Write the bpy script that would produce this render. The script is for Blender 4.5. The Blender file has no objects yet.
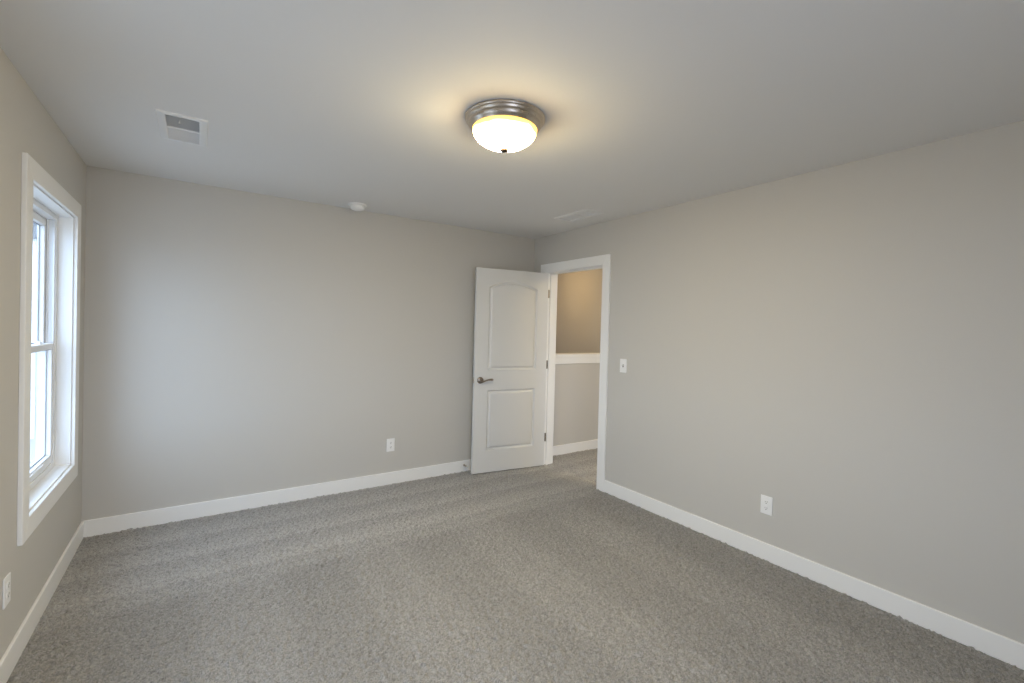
import bpy, bmesh, math
import numpy as np
from mathutils import Vector, Matrix

sc = bpy.context.scene
COL = sc.collection
R = math.radians

# ------------------------------------------------------------------ camera
CAM = Vector((0.6207, -4.0629, 1.4493))
YAW, PITCH, ROLL, FPX = R(34.2503), R(-0.6879), R(1.4647), 459.83
fwd = Vector((math.sin(YAW) * math.cos(PITCH), math.cos(YAW) * math.cos(PITCH), math.sin(PITCH)))
rt0 = Vector((math.cos(YAW), -math.sin(YAW), 0))
up0 = rt0.cross(fwd)
rt = math.cos(ROLL) * rt0 + math.sin(ROLL) * up0
up = -math.sin(ROLL) * rt0 + math.cos(ROLL) * up0
cd = bpy.data.cameras.new('camera')
cam = bpy.data.objects.new('camera', cd)
COL.objects.link(cam)
cd.sensor_fit = 'HORIZONTAL'
cd.sensor_width = 36.0
cd.lens = 36.0 * FPX / 1024.0
cd.shift_y = -7.568 / 1024.0
cd.clip_start = 0.05
cd.clip_end = 300
m = Matrix((rt, up, -fwd)).transposed().to_4x4()
m.translation = CAM
cam.matrix_world = m
sc.camera = cam

# ------------------------------------------------------------------ daylight and exposure
SKY_COLOR = (0.645, 0.765, 1.0, 1)
SKY_STRENGTH = 7.5
LAMP_GLOW = 1.0              # ceiling light in this room
sc.view_settings.view_transform = 'Standard'
sc.view_settings.look = 'None'
sc.view_settings.gamma = 1
sc.view_settings.use_curve_mapping = False
sc.view_settings.exposure = 0.07
world = bpy.data.worlds.new('sky')
sc.world = world
world.use_nodes = True
bg = world.node_tree.nodes['Background']
bg.inputs[0].default_value = SKY_COLOR
bg.inputs[1].default_value = SKY_STRENGTH
sc.cycles.use_denoising = True
sc.cycles.max_bounces = 12
sc.cycles.diffuse_bounces = 8
sc.cycles.transparent_max_bounces = 16
sc.cycles.caustics_reflective = False
sc.cycles.caustics_refractive = False
sc.cycles.sample_clamp_indirect = 8

# ------------------------------------------------------------------ room measures (metres)
W, H = 3.66, 2.44            # room width, ceiling height; back wall y = 0, left wall x = 0
YR = -4.75                   # wall behind the camera
WT = 0.13                    # partition thickness
EXT = 0.148                  # outside wall thickness
HX = 4.98                    # far side of the hallway
HYF = -3.2                   # near end of the hallway
KY = 0.0                     # face of the half wall in the hallway
SY = 1.95                    # stairwell far wall
DY0, DY1, DZ = -1.052, -0.235, 2.043      # door opening between the jamb faces
WY0, WY1, WZ0, WZ1 = -1.219, -0.346, 0.577, 2.034   # window opening between jamb boards


W2 = -1.75                   # offset of an unseen second left-wall window, added to bring in daylight


def portal(name, loc, rot, sx, sy):
    d = bpy.data.lights.new(name, 'AREA')
    d.shape = 'RECTANGLE'
    d.size, d.size_y = sx, sy
    d.cycles.is_portal = True
    o = bpy.data.objects.new(name, d)
    COL.objects.link(o)
    o.location = loc
    o.rotation_euler = rot
    return o


for d in (0, W2):
    portal('window_daylight', (-EXT - .02, (WY0 + WY1) / 2 + d, (WZ0 + WZ1) / 2), (0, R(-90), 0), 1.5, 0.92)


# ------------------------------------------------------------------ materials
def mat(name, color, rough=.5, metal=0.0, spec=.5, build=None):
    M = bpy.data.materials.new(name)
    M.use_nodes = True
    nt = M.node_tree
    b = nt.nodes['Principled BSDF']
    b.inputs['Base Color'].default_value = (*color, 1)
    b.inputs['Roughness'].default_value = rough
    b.inputs['Metallic'].default_value = metal
    b.inputs['Specular IOR Level'].default_value = spec
    if build:
        build(nt, b)
    return M


def nd(nt, t, **kw):
    n = nt.nodes.new(t)
    for k, v in kw.items():
        if k in n.inputs:
            n.inputs[k].default_value = v
        else:
            setattr(n, k, v)
    return n


def geo_pos(nt):
    return nd(nt, 'ShaderNodeNewGeometry').outputs['Position']


def bumpy(scale, strength, dist=.002, detail=3):
    def f(nt, b):
        n = nd(nt, 'ShaderNodeTexNoise', Scale=scale, Detail=detail)
        nt.links.new(geo_pos(nt), n.inputs['Vector'])
        bp = nd(nt, 'ShaderNodeBump', Strength=strength, Distance=dist)
        nt.links.new(n.outputs[0], bp.inputs['Height'])
        nt.links.new(bp.outputs[0], b.inputs['Normal'])
    return f


WALL_RGB = (0.570, 0.554, 0.524)
M_wall = mat('greige_wall_paint', WALL_RGB, .62, 0, .35, bumpy(170, .12))
M_ceil = mat('ceiling_paint', (0.78, 0.775, 0.765), .8, 0, .2, bumpy(140, .10))
M_trim = mat('white_trim_paint', (0.87, 0.87, 0.865), .32, 0, .5, bumpy(60, .03))
M_door = mat('white_door_paint', (0.70, 0.70, 0.695), .38, 0, .5, bumpy(260, .06))
M_vinyl = mat('white_vinyl', (0.82, 0.83, 0.84), .35, 0, .5, bumpy(80, .02))
M_plast = mat('white_plastic', (0.88, 0.88, 0.88), .35, 0, .5, bumpy(300, .02))
M_spacer = mat('grey_glazing_spacer', (0.33, 0.36, 0.40), .5, .2, .4, bumpy(200, .02))
M_slot = mat('dark_slot', (0.03, 0.03, 0.03), .6, 0, .3, bumpy(300, .02))
M_duct = mat('duct_sheet_metal', (0.07, 0.075, 0.08), .6, .3, .4, bumpy(40, .05))
M_vent = mat('painted_steel_register', (0.80, 0.80, 0.80), .45, 0, .4, bumpy(200, .02))
M_rubber = mat('white_rubber', (0.72, 0.72, 0.70), .7, 0, .3, bumpy(300, .05))
M_ground = mat('pale_dry_ground', (0.45, 0.425, 0.40), .9, 0, .2, bumpy(6, .5, .05))


def nickel(nt, b):
    n = nd(nt, 'ShaderNodeTexNoise', Scale=220.0, Detail=2)
    mp = nd(nt, 'ShaderNodeMapping')
    mp.inputs['Scale'].default_value = (1, 1, .08)
    tc = nd(nt, 'ShaderNodeTexCoord')
    nt.links.new(tc.outputs['Object'], mp.inputs[0])
    nt.links.new(mp.outputs[0], n.inputs['Vector'])
    mr = nd(nt, 'ShaderNodeMapRange')
    mr.inputs['To Min'].default_value = .22
    mr.inputs['To Max'].default_value = .38
    nt.links.new(n.outputs[0], mr.inputs['Value'])
    nt.links.new(mr.outputs[0], b.inputs['Roughness'])


M_nickel = mat('brushed_nickel', (0.58, 0.51, 0.43), .3, 1, .5, nickel)
M_lever = mat('dark_satin_nickel', (0.33, 0.285, 0.25), .25, 1, .5, nickel)
M_finial = mat('dull_bronze_finial', (0.07, 0.045, 0.03), .7, 0, .15, bumpy(200, .02))
M_hinge = mat('satin_nickel_hinge', (0.30, 0.27, 0.24), .38, 1, .5, nickel)


def siding(nt, b):
    s = nd(nt, 'ShaderNodeSeparateXYZ')
    nt.links.new(geo_pos(nt), s.inputs[0])
    mm = nd(nt, 'ShaderNodeMath', operation='MULTIPLY')
    mm.inputs[1].default_value = 1 / .18
    fr = nd(nt, 'ShaderNodeMath', operation='FRACT')
    nt.links.new(s.outputs['Z'], mm.inputs[0])
    nt.links.new(mm.outputs[0], fr.inputs[0])
    bp = nd(nt, 'ShaderNodeBump', Strength=1.0, Distance=.06)
    nt.links.new(fr.outputs[0], bp.inputs['Height'])
    nt.links.new(bp.outputs[0], b.inputs['Normal'])


M_siding = mat('lilac_grey_lap_siding', (0.085, 0.08, 0.105), .7, 0, .3, siding)
M_pale = mat('pale_blue_lap_siding', (0.13, 0.155, 0.165), .7, 0, .3, siding)
M_shingle = mat('dark_shingles', (0.10, 0.10, 0.11), .9, 0, .2, bumpy(8, .6, .04))


def glass_mat():
    M = bpy.data.materials.new('window_glass')
    M.use_nodes = True
    nt = M.node_tree
    nt.nodes.clear()
    out = nd(nt, 'ShaderNodeOutputMaterial')
    tr = nd(nt, 'ShaderNodeBsdfTransparent')
    tr.inputs[0].default_value = (0.86, 0.91, 0.92, 1)
    gl = nd(nt, 'ShaderNodeBsdfGlossy', Roughness=.01)
    # same reflectance entering and leaving the thin pane
    ge = nd(nt, 'ShaderNodeNewGeometry')
    io = nd(nt, 'ShaderNodeMapRange')
    io.inputs['To Min'].default_value = 1.45
    io.inputs['To Max'].default_value = 1 / 1.45
    nt.links.new(ge.outputs['Backfacing'], io.inputs['Value'])
    fr = nd(nt, 'ShaderNodeFresnel')
    nt.links.new(io.outputs[0], fr.inputs['IOR'])
    mx = nd(nt, 'ShaderNodeMixShader')
    nt.links.new(fr.outputs[0], mx.inputs[0])
    nt.links.new(tr.outputs[0], mx.inputs[1])
    nt.links.new(gl.outputs[0], mx.inputs[2])
    nt.links.new(mx.outputs[0], out.inputs[0])
    return M


M_glass = glass_mat()


def shade_mat(glow, tint):
    """Alabaster glass bowl: marbled, glowing most where the bulbs sit, thinner glow at the rim."""
    M = bpy.data.materials.new('glowing_alabaster_glass')
    M.use_nodes = True
    nt = M.node_tree
    nt.nodes.clear()
    L = nt.links.new
    out = nd(nt, 'ShaderNodeOutputMaterial')
    tc = nd(nt, 'ShaderNodeTexCoord')
    n1 = nd(nt, 'ShaderNodeTexNoise', Scale=5.0, Detail=1.0, Distortion=.8)
    L(tc.outputs['Object'], n1.inputs['Vector'])
    sp = nd(nt, 'ShaderNodeSeparateXYZ')
    L(tc.outputs['Object'], sp.inputs[0])
    mr = nd(nt, 'ShaderNodeMapRange')          # height in the bowl: rim 0 -> bottom 1
    mr.inputs['From Min'].default_value = -.050
    mr.inputs['From Max'].default_value = -.143
    L(sp.outputs['Z'], mr.inputs['Value'])
    ce = nd(nt, 'ShaderNodeMath', operation='SUBTRACT')
    L(n1.outputs[0], ce.inputs[0])
    ce.inputs[1].default_value = .5
    ad = nd(nt, 'ShaderNodeMath', operation='MULTIPLY_ADD')
    L(ce.outputs[0], ad.inputs[0])
    ad.inputs[1].default_value = .7
    L(mr.outputs[0], ad.inputs[2])
    cr = nd(nt, 'ShaderNodeValToRGB')
    cr.color_ramp.elements[0].position = .22
    cr.color_ramp.elements[0].color = (1.0, .56, .11, 1)
    cr.color_ramp.elements[1].position = .60
    cr.color_ramp.elements[1].color = (1.0, .84 * tint, .51 * tint ** 2, 1)
    L(ad.outputs[0], cr.inputs[0])
    st = nd(nt, 'ShaderNodeMapRange', interpolation_type='SMOOTHSTEP')
    st.inputs['From Min'].default_value = .22
    st.inputs['From Max'].default_value = .80
    st.inputs['To Min'].default_value = 3.8 * glow
    st.inputs['To Max'].default_value = 188.0 * glow
    L(ad.outputs[0], st.inputs['Value'])
    em = nd(nt, 'ShaderNodeEmission')
    L(cr.outputs[0], em.inputs[0])
    L(st.outputs[0], em.inputs[1])
    L(em.outputs[0], out.inputs[0])
    return M


def carpet_mat():
    def f(nt, b):
        L = nt.links.new
        pos = geo_pos(nt)
        # tufts
        v = nd(nt, 'ShaderNodeTexVoronoi', Scale=150.0)
        wob = nd(nt, 'ShaderNodeTexNoise', Scale=60.0, Detail=2)
        L(pos, wob.inputs['Vector'])
        mxv = nd(nt, 'ShaderNodeVectorMath', operation='MULTIPLY_ADD')
        L(wob.outputs[1], mxv.inputs[0])
        mxv.inputs[1].default_value = (.012, .012, .012)
        L(pos, mxv.inputs[2])
        L(mxv.outputs[0], v.inputs['Vector'])
        n1 = nd(nt, 'ShaderNodeTexNoise', Scale=210.0, Detail=3.0, Roughness=.7)
        L(pos, n1.inputs['Vector'])
        sp = nd(nt, 'ShaderNodeSeparateColor')
        L(v.outputs['Color'], sp.inputs[0])
        mixn = nd(nt, 'ShaderNodeMath', operation='MULTIPLY_ADD')
        L(sp.outputs[0], mixn.inputs[0])
        mixn.inputs[1].default_value = .34
        L(n1.outputs[0], mixn.inputs[2])
        cr = nd(nt, 'ShaderNodeValToRGB')
        e = cr.color_ramp.elements
        e[0].position, e[0].color = .36, (.135, .130, .125, 1)
        e[1].position, e[1].color = .96, (.405, .396, .384, 1)
        x = e.new(.63)
        x.color = (.278, .270, .260, 1)
        L(mixn.outputs[0], cr.inputs[0])
        # pile lay left by the vacuum: bands along the back wall, bands toward the camera nearer by
        s = nd(nt, 'ShaderNodeSeparateXYZ')
        big = nd(nt, 'ShaderNodeTexNoise', Scale=1.6, Detail=3.0)
        L(pos, big.inputs['Vector'])
        wv = nd(nt, 'ShaderNodeVectorMath', operation='MULTIPLY_ADD')
        L(big.outputs[1], wv.inputs[0])
        wv.inputs[1].default_value = (.09, .07, .09)
        L(pos, wv.inputs[2])
        L(wv.outputs[0], s.inputs[0])

        def band(sock, freq, ph):
            a = nd(nt, 'ShaderNodeMath', operation='MULTIPLY_ADD')
            L(sock, a.inputs[0])
            a.inputs[1].default_value = freq
            a.inputs[2].default_value = ph
            q = nd(nt, 'ShaderNodeMath', operation='SINE')
            L(a.outputs[0], q.inputs[0])
            c = nd(nt, 'ShaderNodeMapRange', interpolation_type='SMOOTHSTEP')
            c.inputs['From Min'].default_value = -.45
            c.inputs['From Max'].default_value = .45
            L(q.outputs[0], c.inputs['Value'])
            return c.outputs[0]
        sa = nd(nt, 'ShaderNodeMath', operation='MULTIPLY_ADD')      # overlapping strokes: soft on one side, sharp on the other
        L(s.outputs['Y'], sa.inputs[0])
        sa.inputs[1].default_value = 1 / .31
        sa.inputs[2].default_value = 20.0
        sf_ = nd(nt, 'ShaderNodeMath', operation='FRACT')
        L(sa.outputs[0], sf_.inputs[0])
        sr = nd(nt, 'ShaderNodeMapRange')
        sr.inputs['To Min'].default_value = 1.25
        sr.inputs['To Max'].default_value = -.35
        L(sf_.outputs[0], sr.inputs['Value'])
        by = sr.outputs[0]
        bx = band(s.outputs['X'], 2 * math.pi / .74, .4)
        zone = nd(nt, 'ShaderNodeMapRange', interpolation_type='SMOOTHSTEP')
        zone.inputs['From Min'].default_value = -1.14
        zone.inputs['From Max'].default_value = -1.02
        L(s.outputs['Y'], zone.inputs['Value'])
        bn = nd(nt, 'ShaderNodeMapRange')
        bn.inputs['To Min'].default_value = .22
        bn.inputs['To Max'].default_value = .70
        L(bx, bn.inputs['Value'])
        bx = bn.outputs[0]
        mb = nd(nt, 'ShaderNodeMix')
        L(zone.outputs[0], mb.inputs['Factor'])
        L(bx, mb.inputs[2])
        L(by, mb.inputs[3])
        lay = nd(nt, 'ShaderNodeMapRange')
        lay.inputs['To Min'].default_value = .87
        lay.inputs['To Max'].default_value = 1.07
        L(mb.outputs[0], lay.inputs['Value'])
        zl = nd(nt, 'ShaderNodeMath', operation='MULTIPLY_ADD')
        L(zone.outputs[0], zl.inputs[0])
        zl.inputs[1].default_value = .26
        L(lay.outputs[0], zl.inputs[2])
        vm = nd(nt, 'ShaderNodeVectorMath', operation='SCALE')
        L(cr.outputs[0], vm.inputs[0])
        L(zl.outputs[0], vm.inputs['Scale'])
        L(vm.outputs[0], b.inputs['Base Color'])
        # pile relief
        bp = nd(nt, 'ShaderNodeBump', Strength=.35, Distance=.004)
        hh = nd(nt, 'ShaderNodeMath', operation='SUBTRACT')
        L(n1.outputs[0], hh.inputs[0])
        L(v.outputs['Distance'], hh.inputs[1])
        L(hh.outputs[0], bp.inputs['Height'])
        L(bp.outputs[0], b.inputs['Normal'])
        b.inputs['Sheen Weight'].default_value = .25
        b.inputs['Sheen Roughness'].default_value = .6
    return mat('grey_beige_frieze_carpet', (.3, .28, .26), .95, 0, .1, f)


M_carpet = carpet_mat()


# ------------------------------------------------------------------ mesh helpers
def tag(o, label=None, cat=None, group=None, kind=None):
    if label: o['label'] = label
    if cat: o['category'] = cat
    if group: o['group'] = group
    if kind: o['kind'] = kind
    return o


def obj(name, bm, material, parent=None, smooth=False, bevel=0.0, seg=2, recalc=True):
    if recalc:
        bmesh.ops.recalc_face_normals(bm, faces=bm.faces)
    me = bpy.data.meshes.new(name)
    bm.to_mesh(me)
    bm.free()
    me.materials.append(material)
    o = bpy.data.objects.new(name, me)
    COL.objects.link(o)
    if parent: o.parent = parent
    if smooth:
        for p in me.polygons: p.use_smooth = True
        try:
            me.set_sharp_from_angle(angle=R(40))
        except Exception:
            pass
    if bevel:
        md = o.modifiers.new('bevel', 'BEVEL')
        md.width = bevel
        md.segments = seg
        md.limit_method = 'ANGLE'
        md.angle_limit = R(40)
    return o


def empty(name, loc, rz=0.0):
    o = bpy.data.objects.new(name, None)
    COL.objects.link(o)
    o.location = loc
    o.rotation_euler = (0, 0, rz)
    o.empty_display_size = .1
    return o


def box(bm, a, b, mtx=None):
    vs = []
    for x in (a[0], b[0]):
        for y in (a[1], b[1]):
            for z in (a[2], b[2]):
                p = Vector((x, y, z))
                vs.append(bm.verts.new(mtx @ p if mtx else p))
    for f in ((0, 1, 3, 2), (4, 6, 7, 5), (0, 4, 5, 1), (2, 3, 7, 6), (0, 2, 6, 4), (1, 5, 7, 3)):
        bm.faces.new([vs[i] for i in f])
    return bm


def slab(us, vs, ws, holes, place):
    """Rectangular slab with rectangular holes, as one closed mesh. place(u, v, w) -> xyz."""
    U = sorted(set([us[0], us[1]] + [h[i] for h in holes for i in (0, 1)]))
    V = sorted(set([vs[0], vs[1]] + [h[i] for h in holes for i in (2, 3)]))
    U = [u for u in U if us[0] <= u <= us[1]]
    V = [v for v in V if vs[0] <= v <= vs[1]]
    bm = bmesh.new()
    cache = {}

    def vt(i, j, k):
        key = (i, j, k)
        if key not in cache:
            cache[key] = bm.verts.new(place(U[i], V[j], ws[k]))
        return cache[key]

    def solid(i, j):
        if not (0 <= i < len(U) - 1 and 0 <= j < len(V) - 1): return False
        cu, cv = (U[i] + U[i + 1]) / 2, (V[j] + V[j + 1]) / 2
        return not any(h[0] < cu < h[1] and h[2] < cv < h[3] for h in holes)
    for i in range(len(U) - 1):
        for j in range(len(V) - 1):
            if not solid(i, j): continue
            for k in (0, 1):
                bm.faces.new([vt(i, j, k), vt(i + 1, j, k), vt(i + 1, j + 1, k), vt(i, j + 1, k)])
            for di, dj, q in ((-1, 0, ((i, j), (i, j + 1))), (1, 0, ((i + 1, j), (i + 1, j + 1))),
                              (0, -1, ((i, j), (i + 1, j))), (0, 1, ((i, j + 1), (i + 1, j + 1)))):
                if not solid(i + di, j + dj):
                    a, b = q
                    bm.faces.new([vt(*a, 0), vt(*b, 0), vt(*b, 1), vt(*a, 1)])
    return bm


def lathe(prof, seg=64, mtx=None, close_end=True):
    """prof: list of (r, z); revolved about z."""
    bm = bmesh.new()
    rings = []
    for r, z in prof:
        if r < 1e-6:
            p = Vector((0, 0, z))
            rings.append([bm.verts.new(mtx @ p if mtx else p)])
        else:
            ring = []
            for i in range(seg):
                a = 2 * math.pi * i / seg
                p = Vector((r * math.cos(a), r * math.sin(a), z))
                ring.append(bm.verts.new(mtx @ p if mtx else p))
            rings.append(ring)
    for A, B in zip(rings, rings[1:]):
        for i in range(seg):
            j = (i + 1) % seg
            if len(A) == 1 and len(B) == 1: continue
            if len(A) == 1: bm.faces.new([A[0], B[j], B[i]])
            elif len(B) == 1: bm.faces.new([A[i], A[j], B[0]])
            else: bm.faces.new([A[i], A[j], B[j], B[i]])
    if close_end:
        for ring in (rings[0], rings[-1]):
            if len(ring) > 2: bm.faces.new(ring)
    return bm


def tube(bm, pts, radii, seg=12, squash=None):
    """Tube along points; radii per point (ra across, rb up)."""
    rings = []
    n = len(pts)
    for i, p in enumerate(pts):
        d = (pts[min(i + 1, n - 1)] - pts[max(i - 1, 0)]).normalized()
        ref = Vector((0, 0, 1)) if abs(d.z) < .9 else Vector((0, 1, 0))
        a = d.cross(ref).normalized()
        b = a.cross(d).normalized()
        ra, rb = radii[i] if isinstance(radii[i], tuple) else (radii[i], radii[i])
        rings.append([bm.verts.new(p + a * ra * math.cos(2 * math.pi * k / seg) + b * rb * math.sin(2 * math.pi * k / seg))
                      for k in range(seg)])
    for A, B in zip(rings, rings[1:]):
        for k in range(seg):
            bm.faces.new([A[k], A[(k + 1) % seg], B[(k + 1) % seg], B[k]])
    bm.faces.new(rings[0])
    bm.faces.new(rings[-1])
    return bm


# ------------------------------------------------------------------ room shell
VENTS = [(.434, .644, -1.308, -.898), (3.212, 3.422, -1.296, -.866)]   # ceiling registers, outer flange
VHOLE = [(a + .035, b - .035, c + .03, d - .03) for a, b, c, d in VENTS]



def carpet_mesh(name, step=.0065, amp=.0115):
    """Floor slab whose top carries the pile: every vertex of a fine jittered grid is a tuft tip or a gap."""
    rng = np.random.default_rng(11)
    cos, quads, base = [], [], 0
    for x0, x1, y0, y1 in ((0, W + WT, YR, KY), (W + WT, HX, HYF, KY)):
        nx, ny = int((x1 - x0) / step), int((y1 - y0) / step)
        X, Y = np.meshgrid(np.linspace(x0, x1, nx), np.linspace(y0, y1, ny))
        h = rng.random((ny, nx))
        pad = np.pad(h, 1, mode='edge')
        sm = sum(pad[a:a + ny, b:b + nx] for a in range(3) for b in range(3)) / 9
        Z = (h * .62 + sm * .9 - .76) * 2 * amp
        jx, jy = (rng.random((2, ny, nx)) - .5) * step * .7
        jx[:, (0, -1)] = 0
        jy[(0, -1), :] = 0
        cos.append(np.stack([X + jx, Y + jy, Z], -1).reshape(-1, 3))
        k = np.arange(nx * ny).reshape(ny, nx) + base
        quads.append(np.stack([k[:-1, :-1], k[:-1, 1:], k[1:, 1:], k[1:, :-1]], -1).reshape(-1, 4))
        base += nx * ny
    for x0, x1, y0, y1 in ((0, W + WT, YR, KY), (W + WT, HX, HYF, KY)):      # backing under the pile
        c = [(x, y, z) for x in (x0, x1) for y in (y0, y1) for z in (-.10, -.008)]
        cos.append(np.array(c, float))
        quads.append(np.array(((0, 1, 3, 2), (4, 6, 7, 5), (0, 4, 5, 1), (2, 3, 7, 6), (0, 2, 6, 4), (1, 5, 7, 3))) + base)
        base += 8
    co = np.concatenate(cos).astype(np.float32)
    q = np.concatenate(quads).astype(np.int32)
    me = bpy.data.meshes.new(name)
    me.vertices.add(len(co))
    me.vertices.foreach_set('co', co.ravel())
    me.loops.add(q.size)
    me.loops.foreach_set('vertex_index', q.ravel())
    me.polygons.add(len(q))
    me.polygons.foreach_set('loop_start', np.arange(0, q.size, 4, dtype=np.int32))
    me.polygons.foreach_set('use_smooth', np.ones(len(q), dtype=bool))
    me.update(calc_edges=True)
    me.validate()
    me.materials.append(M_carpet)
    o = bpy.data.objects.new(name, me)
    COL.objects.link(o)
    return o


floor = carpet_mesh('floor')
tag(floor, 'grey beige frieze carpet with vacuum tracks, running on into the hallway', 'floor', kind='structure')
ceiling = obj('ceiling', slab((0, HX), (YR, SY), (H, H + .12),
                              [(W + WT, HX + 1, YR - 1, HYF), (-1, W + WT, WT, SY + 1)] + VHOLE,
                              lambda u, v, w: (u, v, w)), M_ceil)
tag(ceiling, 'smooth white painted ceiling above the bedroom and hallway', 'ceiling', kind='structure')

wb = obj('wall_back', slab((-EXT, W + WT), (-.10, H + .12), (0, WT), [], lambda u, v, w: (u, w, v)), M_wall)
tag(wb, 'greige painted wall facing the viewer, left of the open door', 'wall', kind='structure')
wl = obj('wall_left', slab((YR - EXT, 0), (-.10, H + .12), (-EXT, 0),
                           [(WY0 + d - .015, WY1 + d + .015, WZ0 - .015, WZ1 + .015) for d in (0, W2)], lambda u, v, w: (w, u, v)), M_wall)
tag(wl, 'greige painted wall on the left holding the window', 'wall', kind='structure')
wr = obj('wall_right', slab((YR, 0), (0, H), (W, W + WT),
                            [(DY0 - .018, DY1 + .018, -.01, DZ + .018)], lambda u, v, w: (w, u, v)), M_wall)
tag(wr, 'long greige painted wall on the right with the doorway', 'wall', kind='structure')
# the wall behind the viewer, with an unseen opening added for daylight fill
RW = [(.60, 1.70)]
wf = obj('wall_front', slab((-EXT, W + WT), (-.10, H + .12), (YR - EXT, YR),
                            [(a, b, WZ0, WZ1) for a, b in RW], lambda u, v, w: (u, w, v)), M_wall)
tag(wf, 'greige painted wall behind the viewer with an opening added for daylight', 'wall', kind='structure')
for a, b in RW:
    portal('added_rear_daylight', ((a + b) / 2, YR - EXT - .02, (WZ0 + WZ1) / 2), (R(90), 0, 0), b - a, 1.46)

# hallway and stairwell beyond the door
hw = obj('wall_hallway_far', slab((HYF, SY), (-1.6, H), (HX, HX + WT), [], lambda u, v, w: (w, u, v)), M_wall)
tag(hw, 'hallway side wall beyond the door frame', 'wall', kind='structure')
hn = obj('wall_hallway_near', slab((W + WT, HX + WT), (-.10, H), (HYF - WT, HYF), [(4.10, 4.70, .5, 2.0)], lambda u, v, w: (u, w, v)), M_wall)
portal('added_hallway_daylight', (4.40, HYF - WT - .02, 1.25), (R(90), 0, 0), .6, 1.5)  # hallway opening is added so daylight reaches the half wall
tag(hn, 'hallway end wall with an opening added for daylight, out of sight on the near side', 'wall', kind='structure')
kw = obj('wall_half', slab((W + WT, HX), (-.10, 1.13), (KY, KY + .12), [], lambda u, v, w: (u, w, v)), M_wall)
tag(kw, 'greige half wall under the white cap, seen through the doorway', 'half wall', kind='structure')
sw = obj('wall_stairwell', slab((W, HX + WT), (-1.6, H), (SY, SY + WT), [], lambda u, v, w: (u, w, v)), M_wall)
tag(sw, 'warm lit upper wall beyond the half wall, seen through the doorway', 'wall', kind='structure')
ss = obj('wall_stairwell_side', slab((WT, SY), (-1.6, H), (W + WT - .13, W + WT), [], lambda u, v, w: (w, u, v)), M_wall)
tag(ss, 'stairwell side wall hidden behind the door frame', 'wall', kind='structure')
sf = obj('floor_stairwell', slab((W, HX), (KY + .12, SY), (-1.7, -1.6), [], lambda u, v, w: (u, v, w)), M_carpet)
tag(sf, 'carpeted landing at the bottom of the stairwell', 'floor', kind='structure')

# half wall cap: board, apron moulding under it
t = obj('trim_3', box(bmesh.new(), (W + WT, KY - .03, 1.13), (HX, KY + .15, 1.168)), M_trim, bevel=.004)
tag(t, 'white cap board and apron moulding on top of the hallway half wall', 'wall cap', kind='structure')
ap = bmesh.new()
box(ap, (W + WT, KY - .016, 1.054), (HX, KY, 1.13))
obj('apron', ap, M_trim, t, bevel=.003)


# baseboards
def baseboard(name, a, b, label):
    o = obj(name, box(bmesh.new(), a, b), M_trim, bevel=.004)
    return tag(o, label, 'baseboard', kind='structure')


BH, BT = .112, .014
CW, CT = .09, .018
baseboard('baseboard_back', (0, -BT, 0), (W, 0, BH), 'white baseboard along the foot of the back wall')
baseboard('baseboard_left', (0, YR, 0), (BT, -BT, BH), 'white baseboard under the window along the left wall')
baseboard('baseboard_right', (W - BT, YR, 0), (W, DY0 - .005 - CW, BH), 'white baseboard along the right wall, ending at the door casing')
baseboard('baseboard_hallway', (W + WT, KY - BT, 0), (HX, KY, BH), 'white baseboard at the foot of the hallway half wall')


# ------------------------------------------------------------------ door frame
def rects(name, lst, material, parent, bevel=.003):
    bm = bmesh.new()
    for a, b in lst: box(bm, a, b)
    return obj(name, bm, material, parent, bevel=bevel)


fr = empty('trim_1', (0, 0, 0))
tag(fr, 'white door casing and jambs around the open doorway', 'door frame', kind='structure')


def mitred(outer, inner, x0, x1, bottom=True):
    """Mitred casing (three or four boards) in the y-z plane between x0 and x1."""
    oy0, oy1, oz0, oz1 = outer
    iy0, iy1, iz0, iz1 = inner
    q = [[(oy0, oz0), (oy0, oz1), (iy0, iz1), (iy0, iz0)],
         [(oy1, oz0), (oy1, oz1), (iy1, iz1), (iy1, iz0)],
         [(oy0, oz1), (oy1, oz1), (iy1, iz1), (iy0, iz1)]]
    if bottom: q.append([(oy0, oz0), (oy1, oz0), (iy1, iz0), (iy0, iz0)])
    bm = bmesh.new()
    for poly in q:
        A = [bm.verts.new((x0, y, z)) for y, z in poly]
        B = [bm.verts.new((x1, y, z)) for y, z in poly]
        bm.faces.new(A)
        bm.faces.new(B)
        for i in range(4):
            j = (i + 1) % 4
            bm.faces.new([A[i], A[j], B[j], B[i]])
    return bm


rv = .005
for x0, x1 in ((W - CT, W), (W + WT, W + WT + CT)):
    obj('casing', mitred((DY0 - rv - CW, DY1 + rv + CW, 0, DZ + rv + CW), (DY0 - rv, DY1 + rv, 0, DZ + rv), x0, x1, False),
        M_trim, fr, bevel=.003)
jb = bmesh.new()
box(jb, (W, DY1, 0), (W + WT, DY1 + .018, DZ + .018))
box(jb, (W, DY0 - .018, 0), (W + WT, DY0, DZ + .018))
box(jb, (W, DY0, DZ), (W + WT, DY1, DZ + .018))
obj('jamb', jb, M_trim, fr, bevel=.0015)
sx0 = W + .040
stp = bmesh.new()
box(stp, (sx0, DY1 - .011, 0), (sx0 + .034, DY1, DZ))
box(stp, (sx0, DY0, 0), (sx0 + .034, DY0 + .011, DZ))
box(stp, (sx0, DY0 + .011, DZ - .011), (sx0 + .034, DY1 - .011, DZ))
obj('stop_strip', stp, M_trim, fr, bevel=.002)

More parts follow.
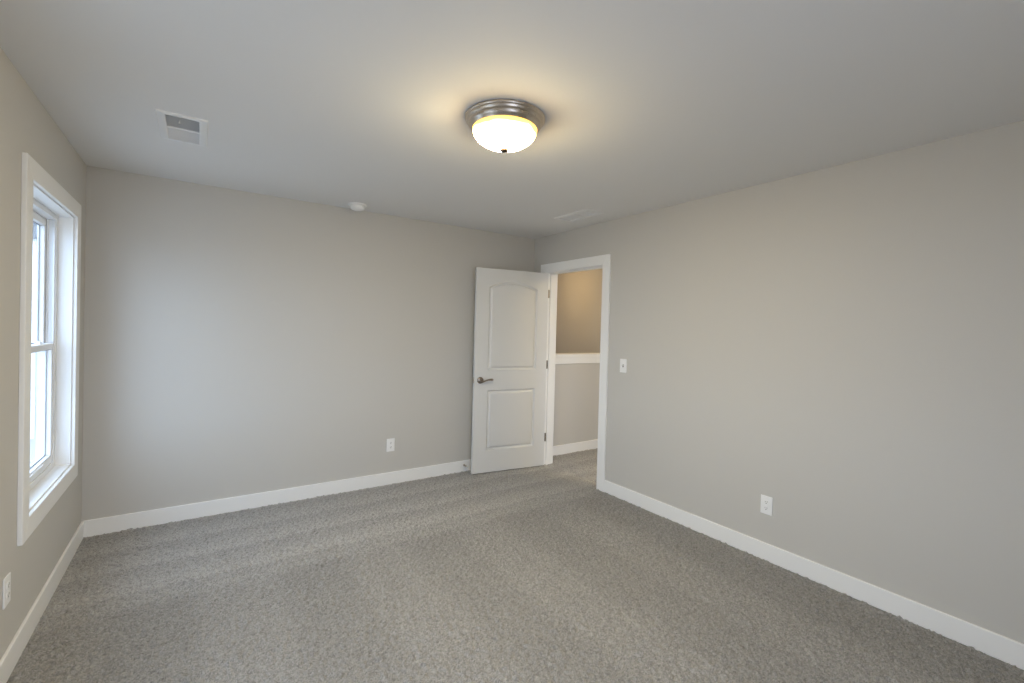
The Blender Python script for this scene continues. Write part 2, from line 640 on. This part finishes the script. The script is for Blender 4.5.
# ------------------------------------------------------------------ door leaf (opens into the room a little past square)
ANG = R(180 - 7.88)
LX0, LX1, LZ0, LZ1, TH = .003, .812, .013, 2.037, .035
leaf_root = empty('door_1', (W - .001, -.2335, 0), ANG)
tag(leaf_root, 'white two-panel door with arched top panel standing open against the back wall', 'door', kind='structure')


def outline(x0, x1, z0, z1, arch, inset, n=20):
    """Panel outline with a shallow arch; arch = rise above z1 at the middle."""
    pts = [(x0 + inset, z0 + inset), (x1 - inset, z0 + inset)]
    if arch <= 0:
        return pts + [(x1 - inset, z1 - inset), (x0 + inset, z1 - inset)]
    half = (x1 - x0) / 2
    rad = (half * half + arch * arch) / (2 * arch)
    cz = z1 + arch - rad
    rr = rad - inset
    hx = half - inset
    cx = (x0 + x1) / 2
    for i in range(n + 1):
        xx = hx - 2 * hx * i / n
        pts.append((cx + xx, cz + math.sqrt(rr * rr - xx * xx)))
    return pts


def door_face(bm, y, sgn):
    """One moulded face at local y; sgn = +1 faces +y."""
    panels = [(LX1 - .683, LX1 - .136, 1.029, 1.855, .066), (LX1 - .680, LX1 - .140, .230, .832, 0)]
    prof = [(0, 0), (.007, -.008), (.013, -.0145), (.020, -.0155), (.033, -.004), (.038, -.002)]
    outer = [bm.verts.new((x, y, z)) for x, z in ((LX0, LZ0), (LX1, LZ0), (LX1, LZ1), (LX0, LZ1))]
    loops = [outer]
    for pnl in panels:
        rings = []
        for ins, dep in prof:
            rings.append([bm.verts.new((x, y + sgn * dep, z)) for x, z in outline(*pnl, ins)])
        for A, B in zip(rings, rings[1:]):
            n = len(A)
            for i in range(n):
                bm.faces.new([A[i], A[(i + 1) % n], B[(i + 1) % n], B[i]])
        bm.faces.new(rings[-1])
        loops.append(rings[0])
    edges = []
    for lp in loops:
        for i in range(len(lp)):
            a, b = lp[i], lp[(i + 1) % len(lp)]
            e = bm.edges.get((a, b)) or bm.edges.new((a, b))
            edges.append(e)
    bmesh.ops.triangle_fill(bm, edges=edges, use_beauty=True)
    return outer


bm = bmesh.new()
fa = door_face(bm, TH, 1)
fb = door_face(bm, 0, -1)
for i in range(4):
    j = (i + 1) % 4
    bm.faces.new([fa[i], fa[j], fb[j], fb[i]])
leaf = obj('door_leaf', bm, M_door, leaf_root)

# lever handles on both faces, latch on the edge
HXL, HZ = LX1 - .062, .932
for sgn, y in ((1, TH), (-1, 0)):
    mtx = Matrix.Translation((HXL, y, HZ)) @ Matrix.Rotation(R(-90 * sgn), 4, 'X')
    rose = obj('handle_rose', lathe([(0, 0), (.033, 0), (.033, .004), (.030, .009), (.022, .012), (.013, .014), (.012, .040), (0, .040)], 40, mtx),
               M_lever, leaf_root, smooth=True)
    lv = bmesh.new()
    yy = y + sgn * .046
    pts = []
    rad = []
    for i in range(15):
        s = i / 14
        pts.append(Vector((HXL + .014 - s * .132, yy + sgn * .004 * math.sin(math.pi * s),
                           HZ - .004 + .010 * math.sin((s - .35) * math.pi * 1.25) + .004 * s)))
        rad.append((.0075 - .002 * math.sin(math.pi * s), .0115 - .0045 * math.sin(math.pi * min(1, s * 1.15)) if i not in (0, 14) else .006))
    tube(lv, pts, rad, 14)
    obj('lever', lv, M_lever, rose, smooth=True)
lt = bmesh.new()
box(lt, (LX1 - .0005, .006, HZ - .028), (LX1 + .0012, .029, HZ + .028))
lp = obj('latch_plate', lt, M_nickel, leaf_root)
lb = bmesh.new()
box(lb, (LX1, .011, HZ - .008), (LX1 + .011, .024, HZ + .008))
obj('latch_bolt', lb, M_nickel, lp, bevel=.003)
for hz in (.30, 1.075, 1.825):
    hb = lathe([(0, -.046), (.006, -.045), (.0065, -.030), (.0065, .030), (.006, .045), (0, .047)], 16,
               Matrix.Translation((-.001, -.0065, hz)))
    inv = Matrix.Rotation(-ANG, 4, 'Z')
    hg = obj('hinge', hb, M_hinge, leaf_root, smooth=True)
    pl = bmesh.new()
    box(pl, (LX0 - .0022, -.004, hz - .044), (LX0 + .0006, .030, hz + .044))         # leaf on the door edge
    # leaf on the jamb: world x from the pin into the opening, on the jamb face
    Mx = leaf_root.matrix_basis.copy()
    Mw = Matrix.Translation((W - .001, -.2335, 0)) @ Matrix.Rotation(ANG, 4, 'Z')
    box(pl, (W - .004, DY1 - .0025, hz - .044), (W + .036, DY1 + .0003, hz + .044), Mw.inverted())
    obj('hinge_plate', pl, M_hinge, hg)


# ------------------------------------------------------------------ window
def make_window(name, label, place, y0, y1, z0, z1):
    """place(x, y, z) maps window space (x = 0 room face, -x outside) to the world."""
    root = empty(name, (0, 0, 0))
    tag(root, label, 'window', kind='structure')

    def part(nm, lst, material, parent, bevel=.002):
        b2 = bmesh.new()
        for a, b in lst: box(b2, a, b)
        bmesh.ops.transform(b2, matrix=place, verts=b2.verts)
        return obj(nm, b2, material, parent, bevel=bevel)

    def ring(x0, x1, a0, a1, c0, c1, wl_, wt_, wb_):
        return [((x0, a0, c0), (x1, a0 + wl_, c1)), ((x0, a1 - wl_, c0), (x1, a1, c1)),
                ((x0, a0 + wl_, c1 - wt_), (x1, a1 - wl_, c1)), ((x0, a0 + wl_, c0), (x1, a1 - wl_, c0 + wb_))]
    rv = .008
    cs = mitred((y0 - rv - CW, y1 + rv + CW, z0 - rv - CW, z1 + rv + CW), (y0 - rv, y1 + rv, z0 - rv, z1 + rv), 0, CT)
    bmesh.ops.transform(cs, matrix=place, verts=cs.verts)
    obj('casing', cs, M_trim, root, bevel=.003)
    part('jamb', ring(-.066, 0, y0 - .015, y1 + .015, z0 - .015, z1 + .015, .015, .015, .015), M_trim, root, .0015)
    FW = .028
    fm = ring(-.143, -.066, y0 - .015, y1 + .015, z0 - .015, z1 + .015, FW + .015, FW + .015, FW + .015)
    frame = part('window_frame', fm, M_vinyl, root, .003)
    a0, a1, c0, c1 = y0 + FW, y1 - FW, z0 + FW, z1 - FW
    zm = 1.298
    # side tracks and parting stop beside the raised part of the window
    part('track', [((x, a, zm), (x + .006, a + .010, c1)) for x in (-.106, -.078) for a in (a0, a1 - .010)], M_vinyl, frame, .001)
    s1 = part('lower_sash', ring(-.104, -.072, a0, a1, c0, zm, .036, .036, .050), M_vinyl, root, .004)
    part('pane', [((-.101, a0 + .032, c0 + .046), (-.097, a1 - .032, zm - .032))], M_glass, s1, 0)
    part('spacer_bar', ring(-.0965, -.0945, a0 + .035, a1 - .035, c0 + .049, zm - .035, .006, .006, .006), M_spacer, s1, 0)
    s2 = part('upper_sash', ring(-.140, -.108, a0, a1, zm - .036, c1, .036, .042, .036), M_vinyl, root, .004)
    part('pane', [((-.136, a0 + .032, zm - .004), (-.132, a1 - .032, c1 - .038))], M_glass, s2, 0)
    part('spacer_bar', ring(-.1315, -.1295, a0 + .035, a1 - .035, zm - .001, c1 - .041, .006, .006, .006), M_spacer, s2, 0)
    yc = [(a0 * .75 + a1 * .25), (a0 * .25 + a1 * .75)]
    for y in yc:
        part('sash_lock', [((-.104, y - .028, zm), (-.082, y + .028, zm + .007)),
                           ((-.100, y - .010, zm + .007), (-.086, y + .018, zm + .016))], M_vinyl, s1, .002)
    part('sash_pull', [((-.074, (a0 + a1) / 2 - .20, c0 + .034), (-.064, (a0 + a1) / 2 + .20, c0 + .042))], M_vinyl, s1, .002)
    return root


make_window('window_1', 'white cased single-hung window in the left wall', Matrix.Identity(4), WY0, WY1, WZ0, WZ1)
make_window('window_added', 'second white cased window added to the left wall for daylight, out of view', Matrix.Translation((0, W2, 0)), WY0, WY1, WZ0, WZ1)


# ------------------------------------------------------------------ ceiling light
def ceiling_light(loc, label, glow, tint=1.0):
    root = empty('ceiling_light', loc)
    tag(root, label, 'ceiling light')
    pan = [(0, 0), (.187, 0), (.190, -.003), (.190, -.008), (.187, -.013), (.183, -.015), (.181, -.021), (.178, -.026), (.172, -.030),
           (.170, -.038), (.167, -.044), (.161, -.049), (.157, -.055), (.153, -.056), (.152, -.050), (.150, -.040), (0, -.040)]
    obj('metal_pan', lathe(pan, 96), M_nickel, root, smooth=True)
    r0, dep = .1525, .090
    prof = [(r0, -.048)]
    for i in range(1, 25):
        a = (math.pi / 2) * i / 24
        prof.append((r0 * math.cos(a) ** 1.14 if i < 24 else 0, -.054 - dep * math.sin(a) ** 1.0))
    gl = obj('glass_shade', lathe(prof, 96, None, False), shade_mat(glow, tint), root, smooth=True)
    fin = lathe([(0, -.140), (.013, -.141), (.019, -.144), (.0195, -.149), (.016, -.154), (.008, -.158), (0, -.159)], 32)
    obj('finial', fin, M_finial, root, smooth=True)
    return root


ceiling_light((1.803, -2.222, H), 'round flush-mount ceiling light with brushed nickel rim and glowing glass bowl', LAMP_GLOW)
ceiling_light((4.40, .70, H), 'flush-mount ceiling light over the stairwell, out of sight past the door frame', .18, .82)
ceiling_light((4.40, -2.0, H), 'flush-mount ceiling light added in the hallway as fill, out of sight behind the right wall', .62, .96)  # unseen lamp added to brighten the half wall and jamb


# ------------------------------------------------------------------ ceiling registers
def register(v, h, label, banks):
    x0, x1, y0, y1 = v
    cx, cy = (x0 + x1) / 2, (y0 + y1) / 2
    root = empty('air_vent', (cx, cy, H))
    tag(root, label, 'air vent', 'ceiling air vents')
    hx, hy = (x1 - x0) / 2, (y1 - y0) / 2
    ix, iy = (h[1] - h[0]) / 2, (h[3] - h[2]) / 2
    # stamped flange: sloped outer lip, flat face, inner return
    rings = [(hx, hy, 0), (hx - .004, hy - .004, -.007), (ix + .006, iy + .006, -.009), (ix - .002, iy - .002, -.006), (ix - .002, iy - .002, .02)]
    b2 = bmesh.new()
    R4 = [[b2.verts.new((sx * a, sy * b, z)) for sx, sy in ((-1, -1), (1, -1), (1, 1), (-1, 1))] for a, b, z in rings]
    for A, B in zip(R4, R4[1:]):
        for i in range(4):
            j = (i + 1) % 4
            b2.faces.new([A[i], A[j], B[j], B[i]])
    fl = obj('flange', b2, M_vent, root, recalc=True)
    for sx, sy in ((0, -1), (0, 1)):
        sm = lathe([(0, -.0085), (.004, -.0085), (.0035, -.0105), (0, -.011)], 12, Matrix.Translation((0, sy * (hy - .016), 0)))
        obj('screw', sm, M_vent, root, smooth=True)
    # duct box above the hole
    b3 = bmesh.new()
    box(b3, (-ix + .001, -iy + .001, .022), (ix - .001, iy - .001, .11))
    b3.faces.ensure_lookup_table()
    bot = [f for f in b3.faces if all(abs(q.co.z - .022) < 1e-5 for q in f.verts)]
    bmesh.ops.delete(b3, geom=bot, context='FACES_ONLY')
    obj('duct', b3, M_duct, root, recalc=False)
    n = 9
    bank_len = (2 * iy - .016) / 2
    for bi, tilt in enumerate(banks):
        ys = -iy + .002 if bi == 0 else .006
        b4 = bmesh.new()
        for k in range(n):
            yk = ys + (k + .5) * (bank_len / n)
            mx = Matrix.Translation((0, yk, .004)) @ Matrix.Rotation(R(tilt), 4, 'X')
            box(b4, (-ix + .002, -.0005, -.0105), (ix - .002, .0005, .0105), mx)
        obj('louver_bank', b4, M_vent, root)
    b5 = bmesh.new()
    box(b5, (-ix, -.006, -.0065), (ix, .006, .010))
    obj('divider_bar', b5, M_vent, root, bevel=.001)
    return root, ix, iy


vr, ix, iy = register(VENTS[0], VHOLE[0], 'white ceiling air vent near the window with a dark and a light louver bank', (-38, 38))
b6 = bmesh.new()
tube(b6, [Vector((-.012, -iy * .70, .004)), Vector((-.012, -iy * .70, -.010)), Vector((-.012, -iy * .70, -.016))], [.003, .003, .006], 10)
obj('damper_lever', b6, M_vent, vr, smooth=True)
register(VENTS[1], VHOLE[1], 'flat white ceiling air vent in front of the doorway', (62, 62))

# ------------------------------------------------------------------ smoke detector
sd = empty('smoke_detector', (1.689, -.176, H))
tag(sd, 'round white smoke detector on the ceiling close to the back wall', 'smoke detector')
obj('mounting_base', lathe([(0, 0), (.074, 0), (.074, -.009), (.070, -.012), (0, -.012)], 48), M_plast, sd, smooth=True)
obj('cover', lathe([(0, -.012), (.050, -.012), (.050, -.017), (.056, -.020), (.056, -.026), (.053, -.036), (.046, -.043), (.034, -.047), (.015, -.048), (0, -.048)], 48), M_plast, sd, smooth=True)
obj('test_button', lathe([(0, -.0475), (.010, -.0475), (.009, -.050), (0, -.0505)], 24), M_plast, sd, smooth=True)


# ------------------------------------------------------------------ electrical plates
def plate_mesh(w, h, t=.006):
    b = bmesh.new()
    box(b, (-w / 2, 0, -h / 2), (w / 2, t, h / 2))
    return b


def outlet(loc, rz, label):
    """Local +y points into the room."""
    root = empty('wall_outlet', loc, rz)
    tag(root, label, 'outlet', 'duplex wall outlets')
    obj('cover_plate', plate_mesh(.074, .118), M_plast, root, bevel=.003, seg=3)
    for s in (-1, 1):
        b = bmesh.new()
        # receptacle face: rounded sides, flat top and bottom
        pts = []
        for i in range(28):
            a = 2 * math.pi * i / 28
            pts.append((.0172 * math.cos(a), max(-.0137, min(.0137, .0172 * math.sin(a)))))
        A = [b.verts.new((x, .0055, z + s * .0195)) for x, z in pts]
        B = [b.verts.new((x, .0085, z + s * .0195)) for x, z in pts]
        b.faces.new(A)
        b.faces.new(B)
        for i in range(28):
            j = (i + 1) % 28
            b.faces.new([A[i], A[j], B[j], B[i]])
        rc = obj('receptacle', b, M_plast, root)
        c = bmesh.new()
        z0 = s * .0195
        box(c, (-.0075, .0084, z0 - .001), (-.0055, .0088, z0 + .008))
        box(c, (.0050, .0084, z0 - .001), (.0070, .0088, z0 + .0065))
        mtx = Matrix.Translation((0, .0084, z0 - .007)) @ Matrix.Rotation(R(-90), 4, 'X')
        g = lathe([(0, 0), (.0028, 0), (.0028, .0004), (0, .0004)], 14, mtx)
        tmp = bpy.data.meshes.new('tmp')
        g.to_mesh(tmp)
        g.free()
        c.from_mesh(tmp)
        bpy.data.meshes.remove(tmp)
        obj('slots', c, M_slot, rc)
    mtx = Matrix.Translation((0, .0055, 0)) @ Matrix.Rotation(R(-90), 4, 'X')
    obj('screw', lathe([(0, 0), (.0035, 0), (.003, .0016), (0, .002)], 14, mtx), M_plast, root, smooth=True)
    return root


outlet((W, -2.564, .354), R(90), 'white duplex wall outlet low on the right wall')
outlet((2.079, 0, .360), R(180), 'white duplex wall outlet low on the back wall left of the open door')
outlet((0, -1.443, .355), R(-90), 'white duplex wall outlet on the left wall below the near side of the window')

sw_ = empty('light_switch', (W, -1.325, 1.151), R(90))
tag(sw_, 'white toggle light switch on the right wall beside the doorway', 'light switch')
obj('cover_plate', plate_mesh(.074, .118), M_plast, sw_, bevel=.003, seg=3)
b = bmesh.new()
box(b, (-.0055, .0055, -.012), (.0055, .0068, .012))
surround = obj('toggle_slot', b, M_slot, sw_)
b = bmesh.new()
box(b, (-.0042, 0, -.0045), (.0042, .017, .0045), Matrix.Translation((0, .0055, .002)) @ Matrix.Rotation(R(28), 4, 'X'))
obj('toggle', b, M_plast, sw_, bevel=.0012)
for s in (-1, 1):
    mtx = Matrix.Translation((0, .0055, s * .030)) @ Matrix.Rotation(R(-90), 4, 'X')
    obj('screw', lathe([(0, 0), (.0035, 0), (.003, .0016), (0, .002)], 14, mtx), M_plast, sw_, smooth=True)

# ------------------------------------------------------------------ spring door stop on the back baseboard
ds = empty('door_stop', (2.838, -BT, .067))
tag(ds, 'small spring door stop on the back baseboard behind the open door', 'door stop')
mtx = Matrix.Rotation(R(90), 4, 'X')          # local z -> -y, into the room
obj('base', lathe([(0, 0), (.011, 0), (.011, .003), (.006, .007), (0, .008)], 24, mtx), M_nickel, ds, smooth=True)
b = bmesh.new()
pts = []
turns, ln = 14, .058
for i in range(turns * 12 + 1):
    a = 2 * math.pi * i / 12
    pts.append(Vector((.0058 * math.cos(a), -.007 - ln * i / (turns * 12), .0058 * math.sin(a))))
tube(b, pts, [.0016] * len(pts), 6)
obj('spring', b, M_nickel, ds, smooth=True)
obj('rubber_tip', lathe([(0, .062), (.0085, .062), (.0095, .066), (.009, .076), (.006, .079), (0, .080)], 24, mtx), M_rubber, ds, smooth=True)

# ------------------------------------------------------------------ outside the window
g = obj('ground', slab((-60, 60), (-60, 80), (-3.3, -3.1), [], lambda u, v, w: (u, v, w)), M_ground)
tag(g, 'pale bare ground outside below the window', 'ground', kind='structure')
nh = empty('neighbor_house', (-9.3, 20, -3.1))
tag(nh, 'lilac grey sided house glimpsed through the window', 'house')
obj('siding_wall', box(bmesh.new(), (-5, 0, 0), (4.88, 9, 7.4)), M_siding, nh)
obj('corner_board', box(bmesh.new(), (4.80, -.03, 0), (4.91, .10, 7.4)), M_vinyl, nh)
obj('garage_wing', box(bmesh.new(), (4.88, 2.0, 0), (7.5, 9, 7.4)), M_pale, nh)
b = bmesh.new()
A = [b.verts.new(p) for p in ((-5.4, -.4, 7.4), (7.9, -.4, 7.4), (1.25, -.4, 10.9))]
B = [b.verts.new((q.co.x, 9.4, q.co.z)) for q in A]
b.faces.new(A)
b.faces.new(B)
for i in range(3):
    j = (i + 1) % 3
    b.faces.new([A[i], A[j], B[j], B[i]])
obj('roof', b, M_shingle, nh)
